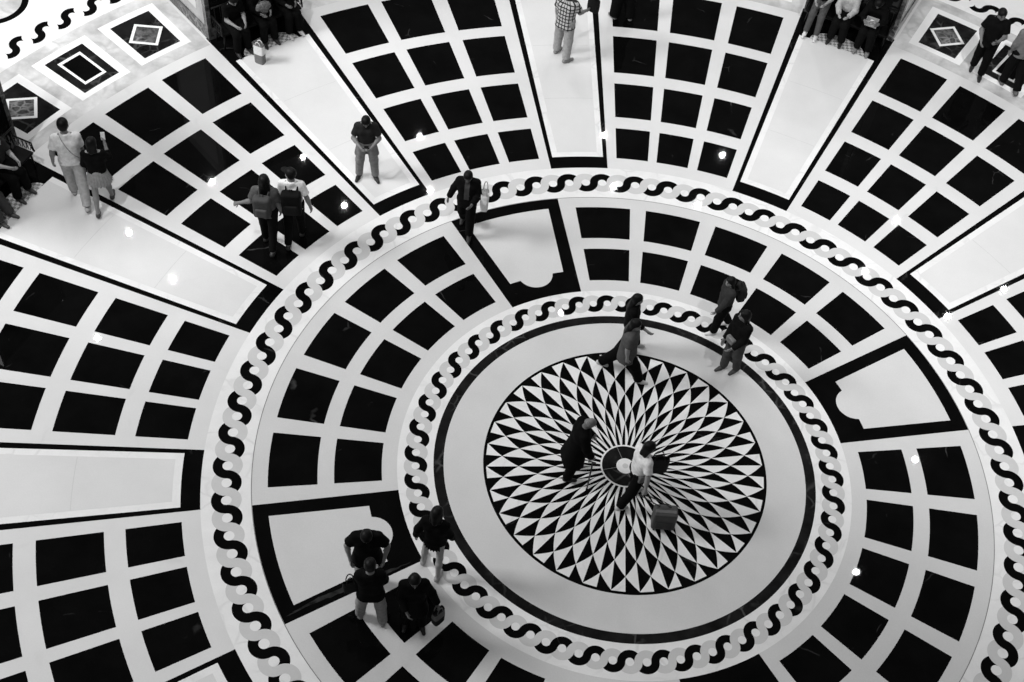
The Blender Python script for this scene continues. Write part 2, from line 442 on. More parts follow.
def tube(path, radii, seg=7, cap=True):
    """swept tube: list of points and radii -> verts, faces"""
    P = [np.array(p, float) for p in path]; n = len(P); vs = []; fs = []
    if not hasattr(radii, '__len__'): radii = [radii] * n
    ref = None
    for i in range(n):
        d = unit(P[min(i + 1, n - 1)] - P[max(i - 1, 0)])
        if ref is None: ref = unit(np.cross(d, V(0, 0, 1) if abs(d[2]) < .9 else V(1, 0, 0)))
        ref = unit(ref - d * (ref @ d)); bi = np.cross(d, ref)
        for k in range(seg):
            a = 2 * math.pi * k / seg; vs.append(P[i] + radii[i] * (math.cos(a) * ref + math.sin(a) * bi))
    for i in range(n - 1):
        for k in range(seg):
            a, b = i * seg + k, i * seg + (k + 1) % seg; fs.append((a, b, b + seg, a + seg))
    if cap:
        fs.append(tuple(range(seg))[::-1]); fs.append(tuple(range((n - 1) * seg, n * seg)))
    return vs, fs
def merge(*parts):
    vs, fs = [], []
    for v, f in parts:
        o = len(vs); vs += list(v); fs += [tuple(i + o for i in q) for q in f]
    return vs, fs
def rbox(hx, hy, hz, r=.01, c=(0, 0, 0), seg=2):
    bm = bmesh.new(); bmesh.ops.create_cube(bm, size=1)
    for v in bm.verts: v.co = Vector((v.co.x * 2 * hx, v.co.y * 2 * hy, v.co.z * 2 * hz))
    bmesh.ops.bevel(bm, geom=bm.edges[:], offset=r, segments=seg, affect='EDGES', profile=.5)
    vs = [np.array(v.co) + np.array(c, float) for v in bm.verts]; bm.verts.index_update()
    fs = [tuple(v.index for v in f.verts) for f in bm.faces]; bm.free(); return vs, fs
def ico(c, r, n=1):
    bm = bmesh.new(); bmesh.ops.create_icosphere(bm, subdivisions=n, radius=r)
    vs = [np.array(v.co) + np.array(c, float) for v in bm.verts]; bm.verts.index_update(); fs = [tuple(v.index for v in f.verts) for f in bm.faces]; bm.free(); return vs, fs

# ------------------------------------------------------------------ people
def d2v(fwd, side=0.0):
    """limb direction from straight down: fwd degrees forwards, side degrees outwards (to +x)"""
    f, s_ = math.radians(fwd), math.radians(side)
    return unit(V(math.sin(s_) * math.cos(f), math.sin(f), -math.cos(f) * math.cos(s_)))
def person(label, x, y, heading, h, legs, arms, lean=0, twist=0, head=(0, 0), skin=.33, hair=.006, hair_style='short', build=1.0,
           top=None, bottom=None, shoes=.02, z=0.0, roll=0, extras=None, cat='person', group=None):
    """legs: ((fwd, side, knee, foot_yaw) left, right); arms: ((upper dir), (forearm dir)) left, right in local x right / y forward / z up"""
    s = h / 1.72
    root = empty('person', (x, y, z), math.radians(heading - 90)); tag(root, label, cat, group)
    J = {}
    a = math.radians(lean); rr = math.radians(roll)
    T = unit(V(math.sin(rr), math.sin(a), math.cos(a) * math.cos(rr)))
    X = unit(np.cross(np.cross(T, V(1, 0, 0)) * -1, T)); X = unit(V(1, 0, 0) - T * T[0])
    F = np.cross(T, X)
    tw = math.radians(twist); Xs = X * math.cos(tw) + F * math.sin(tw); Fs = np.cross(T, Xs)
    P = V(0, 0, 0)
    ank = []
    for i, sg in ((0, -1), (1, 1)):
        f, sd, kn, fy = legs[i]
        hip = P + X * sg * .088 * s - V(0, 0, .02) * s
        td = d2v(f, sg * sd); knee = hip + td * .43 * s
        sd_ = d2v(f - kn, sg * sd * .6); an = knee + sd_ * .415 * s
        J['hip%d' % i], J['knee%d' % i], J['ank%d' % i] = hip, knee, an; ank.append(an[2])
    dz = .085 * s - min(ank)
    for k in J: J[k] = J[k] + V(0, 0, dz)
    P = P + V(0, 0, dz)
    J['P'] = P; W = P + T * .15 * s; C = P + T * .34 * s; SH = P + T * .465 * s; N = P + T * .515 * s
    for i, sg in ((0, -1), (1, 1)):
        sh = SH + (Xs * sg * .158 * (build * .5 + .5) - T * .028) * s
        def loc(v): v = unit(v); return unit(X * v[0] + V(0, 1, 0) * v[1] + V(0, 0, 1) * v[2])
        ud, fd = loc(arms[i][0]), loc(arms[i][1])
        el = sh + ud * .285 * s; wr = el + fd * .245 * s
        J['sh%d' % i], J['el%d' % i], J['wr%d' % i], J['fd%d' % i] = sh, el, wr, fd
    hp, hy = math.radians(head[0]), math.radians(head[1])
    HD = unit(T * math.cos(hp) + Fs * math.sin(hp))
    HF0 = unit(Fs * math.cos(hp) - T * math.sin(hp)); HX0 = np.cross(HF0, HD)
    HF = unit(HF0 * math.cos(hy) + HX0 * math.sin(hy)); HX = np.cross(HF, HD)
    NT = N + (T * .03 + HD * .03) * s
    H = N + T * .025 * s + HD * .115 * s + HF * .015 * s
    RH = np.array([HX, HF, HD])
    J.update(W=W, C=C, SH=SH, N=N, H=H, T=T, X=X, F=F, Xs=Xs, Fs=Fs, HF=HF, HD=HD, HX=HX, s=s)
    B = build
    # ---- body, one continuous skin
    bd = Solid(.0145)
    for q in (-1, 1):
        bd.cone(P + X * q * .06 * s, W + X * q * .04 * s, .098 * s * B, .088 * s * B, .05)
        bd.cone(W + X * q * .04 * s, C + Xs * q * .075 * s, .088 * s * B, .098 * s * B, .05)
    for i in (0, 1): bd.cone(SH + (J['sh%d' % i] - SH) * .15 + T * .022 * s, J['sh%d' % i], .052 * s, .050 * s, .05)
    bd.cone(SH, NT + HD * .04 * s, .056 * s, .05 * s, .03)
    bd.ell(H, RH, V(.074, .092, .108) * s, .02)
    bd.cone(H + (HF * .035 - HD * .055) * s, H + (HF * .055 - HD * .088) * s, .045 * s, .03 * s, .03)
    bd.cone(H + (HF * .088 - HD * .002) * s, H + (HF * .102 - HD * .030) * s, .010 * s, .015 * s, .012)
    bd.cone(H + (HF * .082 - HD * .066) * s - HX * .016 * s, H + (HF * .082 - HD * .066) * s + HX * .016 * s, .011 * s, None, .012)
    for q in (-1, 1): bd.ell(H + (HX * q * .076 - HD * .012) * s, RH, V(.012, .026, .034) * s, .01)
    extra = []
    for i, sg in ((0, -1), (1, 1)):
        sh, el, wr, fd = (J['%s%d' % (n_, i)] for n_ in ('sh', 'el', 'wr', 'fd'))
        bd.cone(sh, el, .050 * s * B, .040 * s, .035); bd.cone(el, el + fd * .08 * s, .040 * s, .041 * s, .03); bd.cone(el + fd * .07 * s, wr, .041 * s, .026 * s, .02)
        inw = unit(-Xs * sg + V(0, .25, 0)); pn = unit(inw - fd * (inw @ fd)); lat = np.cross(fd, pn)
        if lat @ V(0, 1, 0) < 0 and abs(fd[2]) > .5: lat = -lat
        if (lat @ (Xs * -sg)) < 0 and abs(fd[2]) <= .5: lat = -lat
        pe = wr + fd * .085 * s
        for q in (-1, 1): bd.cone(wr + lat * q * .010 * s, pe + lat * q * .022 * s, .019 * s, .017 * s, .02)
        for fi, (off, ln) in enumerate(((.031, .066), (.011, .078), (-.010, .074), (-.030, .056))):
            b0 = pe + lat * off * s - fd * .012 * s; d1 = unit(fd + pn * .22); d2 = unit(fd + pn * .75); d3 = unit(fd * .6 + pn)
            p1 = b0 + d1 * ln * .5 * s; p2 = p1 + d2 * ln * .4 * s; p3 = p2 + d3 * ln * .28 * s
            extra.append((*tube([b0, p1, p2, p3], [.0098 * s, .0092 * s, .0084 * s, .0058 * s], 6), 0))
        tb = wr + fd * .03 * s + lat * .024 * s; t1 = tb + unit(fd * .7 + lat * .8 + pn * .3) * .042 * s; t2 = t1 + unit(fd + lat * .15 + pn * .5) * .034 * s
        extra.append((*tube([tb, t1, t2], [.0135 * s, .011 * s, .0075 * s], 6), 0))
        hip, kn, an = (J['%s%d' % (n_, i)] for n_ in ('hip', 'knee', 'ank'))
        sh_d = unit(an - kn)
        bd.cone(hip, kn, .083 * s * B, .052 * s, .05); bd.cone(kn, kn + sh_d * .13 * s - V(0, .012, 0) * s, .052 * s, .054 * s * (B * .5 + .5), .03)
        bd.cone(kn + sh_d * .13 * s - V(0, .012, 0) * s, an, .052 * s, .034 * s, .03)
        fy = math.radians(legs[i][3]) * sg
        fl = V(math.sin(fy), math.cos(fy), 0); lift = max(0, an[2] - .085 * s); pt = -math.asin(min(.92, lift / (.21 * s)))
        if z > 0.01 or lift > .25 * s: pt = -.15
        fdv = unit(fl * math.cos(pt) + V(0, 0, 1) * math.sin(pt)); fup = unit(V(0, 0, 1) * math.cos(pt) - fl * math.sin(pt))
        heel = an - fup * .047 * s - fdv * .035 * s; toe = an - fup * .055 * s + fdv * .145 * s
        J['heel%d' % i], J['toe%d' % i], J['fup%d' % i] = heel, toe, fup
        bd.cone(an, heel + fup * .01 * s, .034 * s, .026 * s, .02); bd.cone(heel, toe, .028 * s, .02 * s, .02)
    for q in (-1, 1):
        extra.append((*ico(H + (HX * q * .031 + HF * .082 + HD * .012) * s, .011 * s), 1))
        extra.append((*tube([H + (HX * q * .015 + HF * .091 + HD * .034) * s, H + (HX * q * .045 + HF * .080 + HD * .036) * s], .005 * s, 5), 1))
    extra.append((*tube([H + (-HX * .018 + HF * .092 - HD * .066) * s, H + (HX * .018 + HF * .092 - HD * .066) * s], .0045 * s, 5), 2))
    bd.mesh('body', [plain(skin, .55, .3, .05), plain(.012, .3, .4), plain(skin * .45, .5, .3)], root, extra)
    # ---- hair
    hs = Solid(.012); hn = unit(HF * .9 - HD * .55)
    capclip = [(H + HF * .036 * s + HD * .03 * s, hn)]
    if hair_style != 'bald':
        hs.ell(H + (HD * .012 - HF * .008) * s, RH, V(.086, .101, .113) * s, .02, capclip)
        if hair_style in ('short', 'bob', 'long', 'bun', 'pony'):
            hs.ell(H + (HD * .048 - HF * .012) * s, RH, V(.082, .1, .078) * s, .02, [(H + HF * .075 * s, HF)])
        if hair_style in ('bob', 'long'):
            for q in (-1, 1): hs.cone(H + (HX * q * .06 - HF * .03) * s, H + (HX * q * .062 - HF * .035 - HD * .15) * s, .04 * s, .034 * s, .03)
            hs.cone(H - HF * .06 * s, H - (HF * .065 + HD * .15) * s, .055 * s, .045 * s, .03)
        if hair_style == 'long':
            for q in (-1, 0, 1): hs.cone(H + (HX * q * .05 - HF * .065 - HD * .12) * s, C - Fs * .118 * s + Xs * q * .045 * s + T * .02 * s, .045 * s, .03 * s, .03)
        if hair_style == 'bun': hs.ell(H + (HD * .06 - HF * .115) * s, RH, V(.045, .042, .045) * s, .02)
        if hair_style == 'pony': hs.cone(H - (HF * .1 - HD * .02) * s, H - (HF * .13 + HD * .15) * s, .032 * s, .016 * s, .02)
        hs.mesh('hair', plain(hair * .6, .5, .14, .25, 40), root)
    if hair_style == 'bald':
        hs.ell(H - (HD * .02 + HF * .02) * s, RH, V(.083, .088, .07) * s, .02, [(H + HF * -.005 * s, HF), (H + HD * .03 * s, HD)])
        hs.mesh('hair', plain(.16, .6, .3, .25, 40), root, None)
    # ---- clothes
    if top:
        t = dict(infl=.016, sleeve='short', hem=-.10, col=.02, flare=0.0, collar=True, mat=None, name='shirt', open=False); t.update(top)
        f = t['infl'] * s; g = Solid(.0145); hem = P + T * t['hem'] * s
        cl = [(hem, -T)]
        low = min(t['hem'], 0) - .05
        for q in (-1, 1):
            g.cone(P + X * q * (.06 + t['flare'] * .6) * s + T * low * s, W + X * q * .045 * s, .098 * s * B + f + t['flare'] * s, .088 * s * B + f, .05, cl)
            g.cone(W + X * q * .045 * s, C + Xs * q * .075 * s, .088 * s * B + f, .098 * s * B + f, .05, cl)
        nk = N - T * (.018 if t['collar'] else .035) * s
        for i in (0, 1): g.cone(SH + (J['sh%d' % i] - SH) * .15 + T * .022 * s, J['sh%d' % i], .052 * s + f * .6, .050 * s + f * .6, .05, [(nk + T * .008 * s, T)])
        if t['collar']: g.cone(SH, NT, .06 * s + f * .8, .052 * s + f * .6, .03, [(N + T * .012 * s, T)])
        for i in (0, 1):
            sh, el, wr = J['sh%d' % i], J['el%d' % i], J['wr%d' % i]; fd = J['fd%d' % i]; ud = unit(el - sh)
            if t['sleeve'] == 'none': continue
            if t['sleeve'] == 'short':
                e = sh + ud * .2 * s; g.cone(sh, e, .048 * s * B + f * .6, .050 * s + f, .03, [(e, ud)])
            else:
                g.cone(sh, el, .049 * s * B + f * .7, .042 * s + f * .8, .03)
                e = wr - fd * (.0 if t['sleeve'] == 'long' else .1) * s; g.cone(el, e, .042 * s + f * .8, .032 * s + f * .8, .025, [(e, fd)])
        m = t['mat'] or plain(t['col'] if t['col'] > .02 else t['col'] * .6, .85, .06, .15)
        mats = [m]; pick = None
        if t['open']:
            mats = [m, plain(t['open'], .8, .12)]
            def pick(c): 
                rel = c - C; return 1 if (abs(rel @ Xs) < .05 * s and rel @ Fs > .05 * s and rel @ T > (t['hem'] - .1) * s) else 0
        g.mesh(t['name'], mats, root, None, pick)
    if bottom:
        t = dict(kind='trousers', col=.05, infl=.02, length=.97, name=None, mat=None, loose=0.0); t.update(bottom)
        f = t['infl'] * s; g = Solid(.0145); m = t['mat'] or plain(t['col'] if t['col'] > .02 else t['col'] * .6, .9, .06, .15)
        wc = [(P + T * .10 * s, T)]
        if t['kind'] in ('trousers', 'shorts'):
            for q in (-1, 1): g.cone(P + X * q * .062 * s, W + X * q * .035 * s, .1 * s * B + f, .088 * s * B + f, .05, wc)
            for i in (0, 1):
                hip, kn, an = J['hip%d' % i], J['knee%d' % i], J['ank%d' % i]; td = unit(kn - hip); sd_ = unit(an - kn); lo = t['loose'] * s
                if t['kind'] == 'shorts':
                    e = hip + td * t['length'] * .43 * s; g.cone(hip, e, .086 * s * B + f, .076 * s + f + lo, .04, [(e, td)])
                else:
                    g.cone(hip, kn, .086 * s * B + f, .058 * s + f + lo, .04); e = kn + sd_ * t['length'] * .415 * s
                    g.cone(kn, e, .058 * s + f + lo, .044 * s + f + lo, .03, [(e, sd_)])
            g.mesh(t['name'] or t['kind'], m, root)
        elif t['kind'] == 'skirt':
            L = t['length'] * s; top_c = P + T * .09 * s; nseg = 88; vs = []; fs = []; rows = 7
            for r_ in range(rows):
                u = r_ / (rows - 1); c = top_c + (V(0, 0, -L) * u)
                for k in range(nseg):
                    a_ = 2 * math.pi * k / nseg; pl = 1 + .10 * u * math.cos(a_ * 22)
                    rx = (.135 * B + .012 + t['loose'] * u) * s * pl; ry = (.105 * B + .012 + t['loose'] * 1.1 * u) * s * pl
                    vs.append(c + X * rx * math.cos(a_) + F * ry * math.sin(a_))
            for r_ in range(rows - 1):
                for k in range(nseg): a0, a1 = r_ * nseg + k, r_ * nseg + (k + 1) % nseg; fs.append((a0 + nseg, a1 + nseg, a1, a0))
            fs.append(tuple(range(nseg))); 
            link_mesh('skirt', vs, fs, m, None, root, True)
    if shoes is not None:
        cols = shoes if hasattr(shoes, '__len__') else (shoes, .02)
        for i in (0, 1):
            heel, toe, up = J['heel%d' % i], J['toe%d' % i], J['fup%d' % i]; g = Solid(.0115)
            d = unit(toe - heel); sole = heel - up * .034 * s
            g.cone(heel + d * .0 * s, heel + d * .1 * s, .041 * s, .041 * s, .02, [(sole, -up)]); g.cone(heel + d * .09 * s, toe + d * .012 * s, .043 * s, .032 * s, .02, [(sole, -up)])
            g.cone(heel + d * .02 * s, J['ank%d' % i] - up * .005 * s, .042 * s, .043 * s, .02, [(J['ank%d' % i], up)])
            so, u0, cc = sole, up, cols
            g.mesh('shoe', [plain(cols[0], .5, .3), plain(cols[1], .6, .2)], root, None, lambda c, so=so, u0=u0: 1 if (c - so) @ u0 < .018 * s else 0)
    J['root'] = root
    # hand centres in world space
    ca, sa = math.cos(math.radians(heading - 90)), math.sin(math.radians(heading - 90))
    def world(pt): return V(x + pt[0] * ca - pt[1] * sa, y + pt[0] * sa + pt[1] * ca, z + pt[2])
    J['world'] = world
    for i in (0, 1): J['hand%d' % i] = world(J['wr%d' % i] + J['fd%d' % i] * .09 * s)
    return J
def child(J, name, vf, mat, smooth=True): return link_mesh(name, vf[0], vf[1], mat, None, J['root'], smooth)
def strap(J, name, pts, r, mat):
    return child(J, name, tube(pts, r, 6), mat)
def surf_loop(J, a, sgn, off=.125):
    """diagonal body strap from one shoulder to the other hip, front or back"""
    s, T, Xs, Fs = J['s'], J['T'], J['Xs'], J['Fs']
    sh = J['SH'] + Xs * sgn * .09 * s + T * .07 * s; hp = J['P'] - Xs * sgn * .165 * s + T * .02 * s
    pts = []
    for k in range(9):
        u = k / 8; p = sh * (1 - u) + hp * u; pts.append(p + Fs * a * off * s * math.sin(math.pi * min(1, u * 1.02 + .0)) ** .5)
    return pts
STAND = ((2, 3, 2, 12), (-2, 3, 2, 12))
def stride(f=24, b=-20, kf=6, kb=18): return ((f, 1, kf, 4), (b, 1, kb, 4))
def stride_r(f=24, b=-20, kf=6, kb=18): return ((b, 1, kb, 4), (f, 1, kf, 4))
DOWN = ((-.16, .02, -1), (-.06, .22, -1)); DOWN_R = ((.16, .02, -1), (.06, .22, -1))
FWD = ((-.14, .4, -1), (-.06, .7, -1)); FWD_R = ((.14, .4, -1), (.06, .7, -1))
BACK = ((-.16, -.4, -1), (-.1, -.1, -1)); BACK_R = ((.16, -.4, -1), (.1, -.1, -1))

def thing(name, label, cat, loc, rz=0, group=None):
    return tag(empty(name, loc, rz), label, cat, group)
def phone(loc, rz, tilt, label, lit=.05, shell=.03):
    t = thing('phone', label, 'phone', loc, rz); t.rotation_euler = (tilt, 0, rz)
    cs = link_mesh('case', *rbox(.037, .006, .076, .005), plain(shell, .4, .4), None, t)
    vs, fs = rbox(.033, .0012, .070, .001, (0, -.0068, 0)); link_mesh('screen', vs, fs, plain(lit, .15, .5), None, cs)
    return t
def backpack(loc, rz, label, col, w_=.15, d_=.085, h_=.23, tilt=0.0):
    t = thing('backpack', label, 'bag', loc, rz); t.rotation_euler = (tilt, 0, rz)
    I = np.eye(3); g = Solid(.0145); g.box(V(0, 0, 0), I, V(w_ - .05, d_ - .045, h_ - .06), .05, .03)
    pk = g.mesh('pack', plain(col, .8, .08), t)
    g = Solid(.012); g.box(V(0, -d_ + .0, -h_ * .32), I, V(w_ - .075, .012, h_ * .28), .03, .02); g.mesh('pocket', plain(col * 1.25 + .003, .8, .08), pk)
    for q in (-1, 1):
        link_mesh('strap', *tube([V(q * .085, d_ - .02, h_ * .8), V(q * .1, d_ + .06, h_ * .95), V(q * .11, d_ + .02, h_ * .2), V(q * .12, d_ - .02, -h_ * .7)], .013, 6), plain(col * .8, .8, .1), None, t, True)
    link_mesh('grab_loop', *tube([V(-.03, d_ * .3, h_ - .01), V(-.02, d_ * .3, h_ + .035), V(.02, d_ * .3, h_ + .035), V(.03, d_ * .3, h_ - .01)], .007, 6), plain(col * .8, .8, .1), None, t, True)
    return t
def tote(loc, rz, label, col, hw=.16, hd=.06, hh=.17, top=None, strap_h=.16, name='tote_bag', lean=0.0):
    t = thing(name, label, 'bag', loc, rz); t.rotation_euler = (lean, 0, rz)
    vs, fs = [], []; rows = [(0, .82, .9), (.03, .92, 1.05), (.5, 1.0, 1.0), (.92, 1.0, .72), (1.0, .98, .60)]
    n = 28
    for u, sx, sy in rows:
        for k in range(n):
            a = 2 * math.pi * k / n; ex = lambda c: math.copysign(abs(c) ** .45, c)
            vs.append(V(hw * sx * ex(math.cos(a)), hd * sy * ex(math.sin(a)), u * 2 * hh))
    for r_ in range(len(rows) - 1):
        for k in range(n): a, b_ = r_ * n + k, r_ * n + (k + 1) % n; fs.append((a, b_, b_ + n, a + n))
    fs.append(tuple(range(n))[::-1])
    inner = [v * V(.93, .9, 1) for v in vs[-n:]]; o = len(vs); vs += inner
    for k in range(n): a, b_ = o - n + k, o - n + (k + 1) % n; fs.append((a, b_, b_ + n, a + n))
    low = [V(v[0], v[1], 1.5 * hh) for v in inner]; o2 = len(vs); vs += low
    for k in range(n): a, b_ = o + k, o + (k + 1) % n; fs.append((a, b_, b_ + n, a + n))
    fs.append(tuple(range(o2, o2 + n)))
    link_mesh('bag_body', vs, fs, plain(col, .75, .2), None, t, False)
    for q in (-1, 1):
        pts = [V(hw * .5 * math.cos(a), q * hd * .6, 2 * hh - .02 + strap_h * math.sin(a)) for a in np.linspace(0, math.pi, 9)]
        link_mesh('handle', *tube(pts, .009, 6), plain(top if top is not None else col * .8, .7, .2), None, t, True)
    if top is not None:
        band = [(x * 1.015, y * 1.03, z) for x, y, z in [tuple(v) for v in vs[2 * n:4 * n]]]
        link_mesh('top_band', band, [(k, (k + 1) % n, (k + 1) % n + n, k + n) for k in range(n)], plain(top, .7, .2), None, t)
    return t

# ------------------------------------------------------------------ piers and benches at the panels' ends
def frame_xy(al, ac, ax):
    a = math.radians(ax); return ((al * math.cos(a) - ac * math.sin(a)) * S, (al * math.sin(a) + ac * math.cos(a)) * S)
def prism(w0, w1, y0, y1, z0, z1):
    v = [(-w0, y0, z0), (w0, y0, z0), (w1, y1, z0), (-w1, y1, z0), (-w0, y0, z1), (w0, y0, z1), (w1, y1, z1), (-w1, y1, z1)]
    return v, [(0, 3, 2, 1), (4, 5, 6, 7), (0, 1, 5, 4), (1, 2, 6, 5), (2, 3, 7, 6), (3, 0, 4, 7)]
M_PIER = marble('pier_side_marble', .44, .35, 1.4, .6, 2.0, .2, .08, rough=.15, vmask=.42)
M_PIERDARK = marble('pier_front_marble', .006, .5, 1.5, .3, 1.2, .05, .02, rough=.08, spec=.25)
def pier(ax, label):
    x, y = frame_xy(13.72, 0, ax)
    t = thing('marble_pier', label, 'pillar', (x, y, 0), math.radians(ax - 90), 'marble piers behind the benches'); t['kind'] = 'structure'
    sh_ = link_mesh('shaft', *prism(.99, 1.14, .03, 1.85, 0, 4.2), M_PIER, None, t)
    link_mesh('front_panel', *prism(.93, .93, -.005, .03, .30, 4.15), M_PIERDARK, None, t)
    link_mesh('plinth', *prism(1.005, 1.16, .0, 1.87, 0, .30), M_DARKVEIN, None, t)
    for q in (-1, 1):
        v, f = prism(.045, .045, 0, .14, .30, 4.2); link_mesh('corner_strip', [(a + q * .965, b - .01, c) for a, b, c in v], f, M_DARKVEIN, None, t)
        v = [(q * 1.005, .40, .55), (q * 1.117, 1.70, .55), (q * 1.117, 1.70, 3.9), (q * 1.005, .40, 3.9)]
        v2 = [(a + q * .022, b, c) for a, b, c in v]
        link_mesh('side_panel', v + v2, [(0, 1, 2, 3), (7, 6, 5, 4), (0, 4, 5, 1), (1, 5, 6, 2), (2, 6, 7, 3), (3, 7, 4, 0)], M_OUTER, None, sh_)
    return t
IRON = plain(.006, .45, .2); LEATHER = plain(.004, .55, .12)
def bench(ax, label):
    x, y = frame_xy(13.46, 0, ax)
    t = thing('bench', label, 'bench', (x, y, 0), math.radians(ax - 90), 'dark benches against the piers')
    v, f = rbox(.90, .19, .03, .02, (0, -.01, .372)); link_mesh('seat', v, f, LEATHER, None, t)
    bars = []
    for k in range(15):
        xx = -.84 + k * .12; bars.append(tube([V(xx, .165, .38), V(xx, .185, .80)], .011, 6))
    bars.append(tube([V(-.9, .185, .81), V(.9, .185, .81)], .02, 8)); link_mesh('backrest', *merge(*bars), IRON, None, t, True)
    for q in (-1, 1):
        for yy in (-.17, .17): link_mesh('leg', *tube([V(q * .84, yy, .36), V(q * .86, yy, .0)], [.022, .018], 8), IRON, None, t, True)
        b_ = [tube([V(q * .90, .19, .62), V(q * .90, -.20, .62), V(q * .90, -.22, .42)], .016, 8)]
        for k in range(5):
            yy = -.2 + k * .09; b_.append(tube([V(q * .9, yy, .42), V(q * .9, yy + .06, .62)], .008, 6)); b_.append(tube([V(q * .9, yy + .06, .42), V(q * .9, yy, .62)], .008, 6))
        link_mesh('lattice_arm', *merge(*b_), IRON, None, t, True)
    return t
pier(139.5, 'dark-fronted marble pier with cloudy grey sides at the upper left')
pier(79.5, 'dark-fronted marble pier at the upper right behind the seated group')
pier(169.5, 'dark-fronted marble pier at the left edge of the hall')
bench(139.5, 'dark bench with lattice arms in front of the upper left pier')
bench(79.5, 'dark bench in front of the upper right pier holding three people')
bench(169.5, 'dark bench with open lattice arm cut by the left edge')

# ------------------------------------------------------------------ the visitors
def tied(J, col, side_drop=.30, back=False, name='tied_jacket'):
    s, P, T, X, F = (J[k] for k in ('s', 'P', 'T', 'X', 'F')); g = Solid(.0145)
    top_c = P + T * .06 * s
    g.cone(top_c - X * .07 * s, top_c + X * .07 * s, .125 * s, None, .04, [(top_c + T * .035 * s, T)])
    for q in (-1, 1):
        g.cone(top_c + X * q * .12 * s, top_c + X * q * .165 * s - V(0, 0, side_drop * s) - F * .02 * s, .055 * s, .075 * s, .04, [(top_c - V(0, 0, side_drop * s), V(0, 0, -1))])
    g.cone(top_c - F * .07 * s, top_c - F * .15 * s - V(0, 0, (side_drop + .05) * s), .10 * s, .10 * s, .05, [(top_c - V(0, 0, (side_drop + .06) * s), V(0, 0, -1))])
    return g.mesh(name, plain(col, .9, .06, .2), J['root'])
def at(J, right, fwd, up):
    s = J['s']; return J['world'](J['P'] + V(right * s, fwd * s, up * s))
def hands(J): return J['hand0'], J['hand1']
def cap_hat(J, col):
    s, H, HD, HF, HX = (J[k] for k in ('s', 'H', 'HD', 'HF', 'HX')); R = np.array([HX, HF, HD]); g = Solid(.012)
    g.ell(H + (HD * .03 - HF * .005) * s, R, V(.093, .108, .098) * s, .02, [(H + HD * .035 * s, -HD)])
    g.ell(H + (HD * .042 + HF * .115) * s, R, V(.07, .075, .016) * s, .015)
    return g.mesh('cap', plain(col, .8, .15), J['root'])

# couple at the upper left, walking away
J = person('person in a white T-shirt and pale trousers walking away with a skirted companion', -10.72, 2.62, 118, 1.93, stride(13, -15, 4, 10),
           (((-.34, -.05, -1), (-.14, .2, -1)), ((.08, .05, -1), (.02, .4, -1))), lean=3, head=(6, 8), skin=.22, top=dict(col=.74, infl=.03, hem=-.05, flare=.008), bottom=dict(col=.46, loose=.008), shoes=(.45, .05), build=1.0)
strap(J, 'shoulder_strap', surf_loop(J, -1, -1, .17), .008, plain(.3, .8, .1))
J = person('person in black top and grey pleated skirt raising a phone, beside the white T-shirt', -10.24, 2.61, 112, 1.68, ((-14, 2, 10, 4), (16, 2, 4, 4)),
           (((-.2, .1, -1), (.1, .5, -.8)), ((.25, .5, -.9), (-.15, .45, .85))), head=(12, 18), skin=.24, hair_style='bob', top=dict(col=.007, infl=.022, hem=.02, sleeve='three', collar=False),
           bottom=dict(kind='skirt', col=.30, length=.34, loose=.07), shoes=(.06, .03))
h = J['hand1']; phone(tuple(h + V(-.02, .03, .05)), math.radians(25), -.3, 'white phone held up by the person in the pleated skirt', .75, .7)
# pair with backpacks
J = person('long-haired person in a grey T-shirt with a grey backpack holding out the left hand', -7.10, 2.66, 100, 1.74, stride(10, -10),
           (((-.35, -.05, -1), (-.85, .1, -.45)), DOWN_R), head=(8, -20), skin=.16, hair_style='long', top=dict(col=.085, infl=.026, hem=-.12), bottom=dict(col=.008), shoes=.02, build=1.08)
p = at(J, 0, -.265, .33); backpack(tuple(p), math.radians(10), 'grey backpack worn by the long-haired person in a grey T-shirt', .06)
J = person('person in dark cap, white T-shirt and black backpack looking left at a companion', -6.72, 2.94, 104, 1.76, stride_r(10, -10),
           (DOWN, ((.35, -.2, -1), (.2, .1, -1))), head=(8, -55), skin=.2, hair_style='short', top=dict(col=.72, infl=.03, hem=-.1), bottom=dict(col=.008), shoes=.02)
cap_hat(J, .006)
p = at(J, .02, -.265, .26); backpack(tuple(p), math.radians(14), 'black backpack worn over the white T-shirt', .006, .17, .09, .26)
# man with bowed head
J = person('person in dark T-shirt and grey trousers looking down on the upper left pale panel', -6.0, 4.80, -73, 1.66, ((1, 6, 2, 22), (-1, 6, 2, 18)),
           (((-.32, .2, -1), (.55, .9, -.12)), ((.32, .2, -1), (-.55, .9, -.12))), head=(38, 0), skin=.2, top=dict(col=.022, infl=.026, hem=-.06), bottom=dict(col=.22, loose=.008), shoes=(.02, .01), build=1.0)
tied(J, .17, .36)
h = (J['hand0'] + J['hand1']) / 2; phone(tuple(h + V(0, 0, .02)), math.radians(17), .6, 'dark phone held by the person in grey trousers', .15)
# dark-jacketed walker on the braid
J = person('person in open black jacket walking with bowed head across the wide braid', -3.88, 4.10, -84, 1.62, stride(14, -10),
           (((-.22, .25, -1), (.35, .9, -.1)), ((.40, -.15, -1), (.35, .1, -1))),
           head=(30, 0), skin=.14, hair_style='short', top=dict(col=.008, infl=.034, hem=-.16, sleeve='long', open=.06, name='jacket'), bottom=dict(col=.008, loose=.012), shoes=(.03, .01), build=1.06)
p = at(J, -.335, .02, -.12); tote(tuple(p), math.radians(10), 'white tote bag on the shoulder of the black-jacketed walker', .7, .075, .16, .17, None, .20)
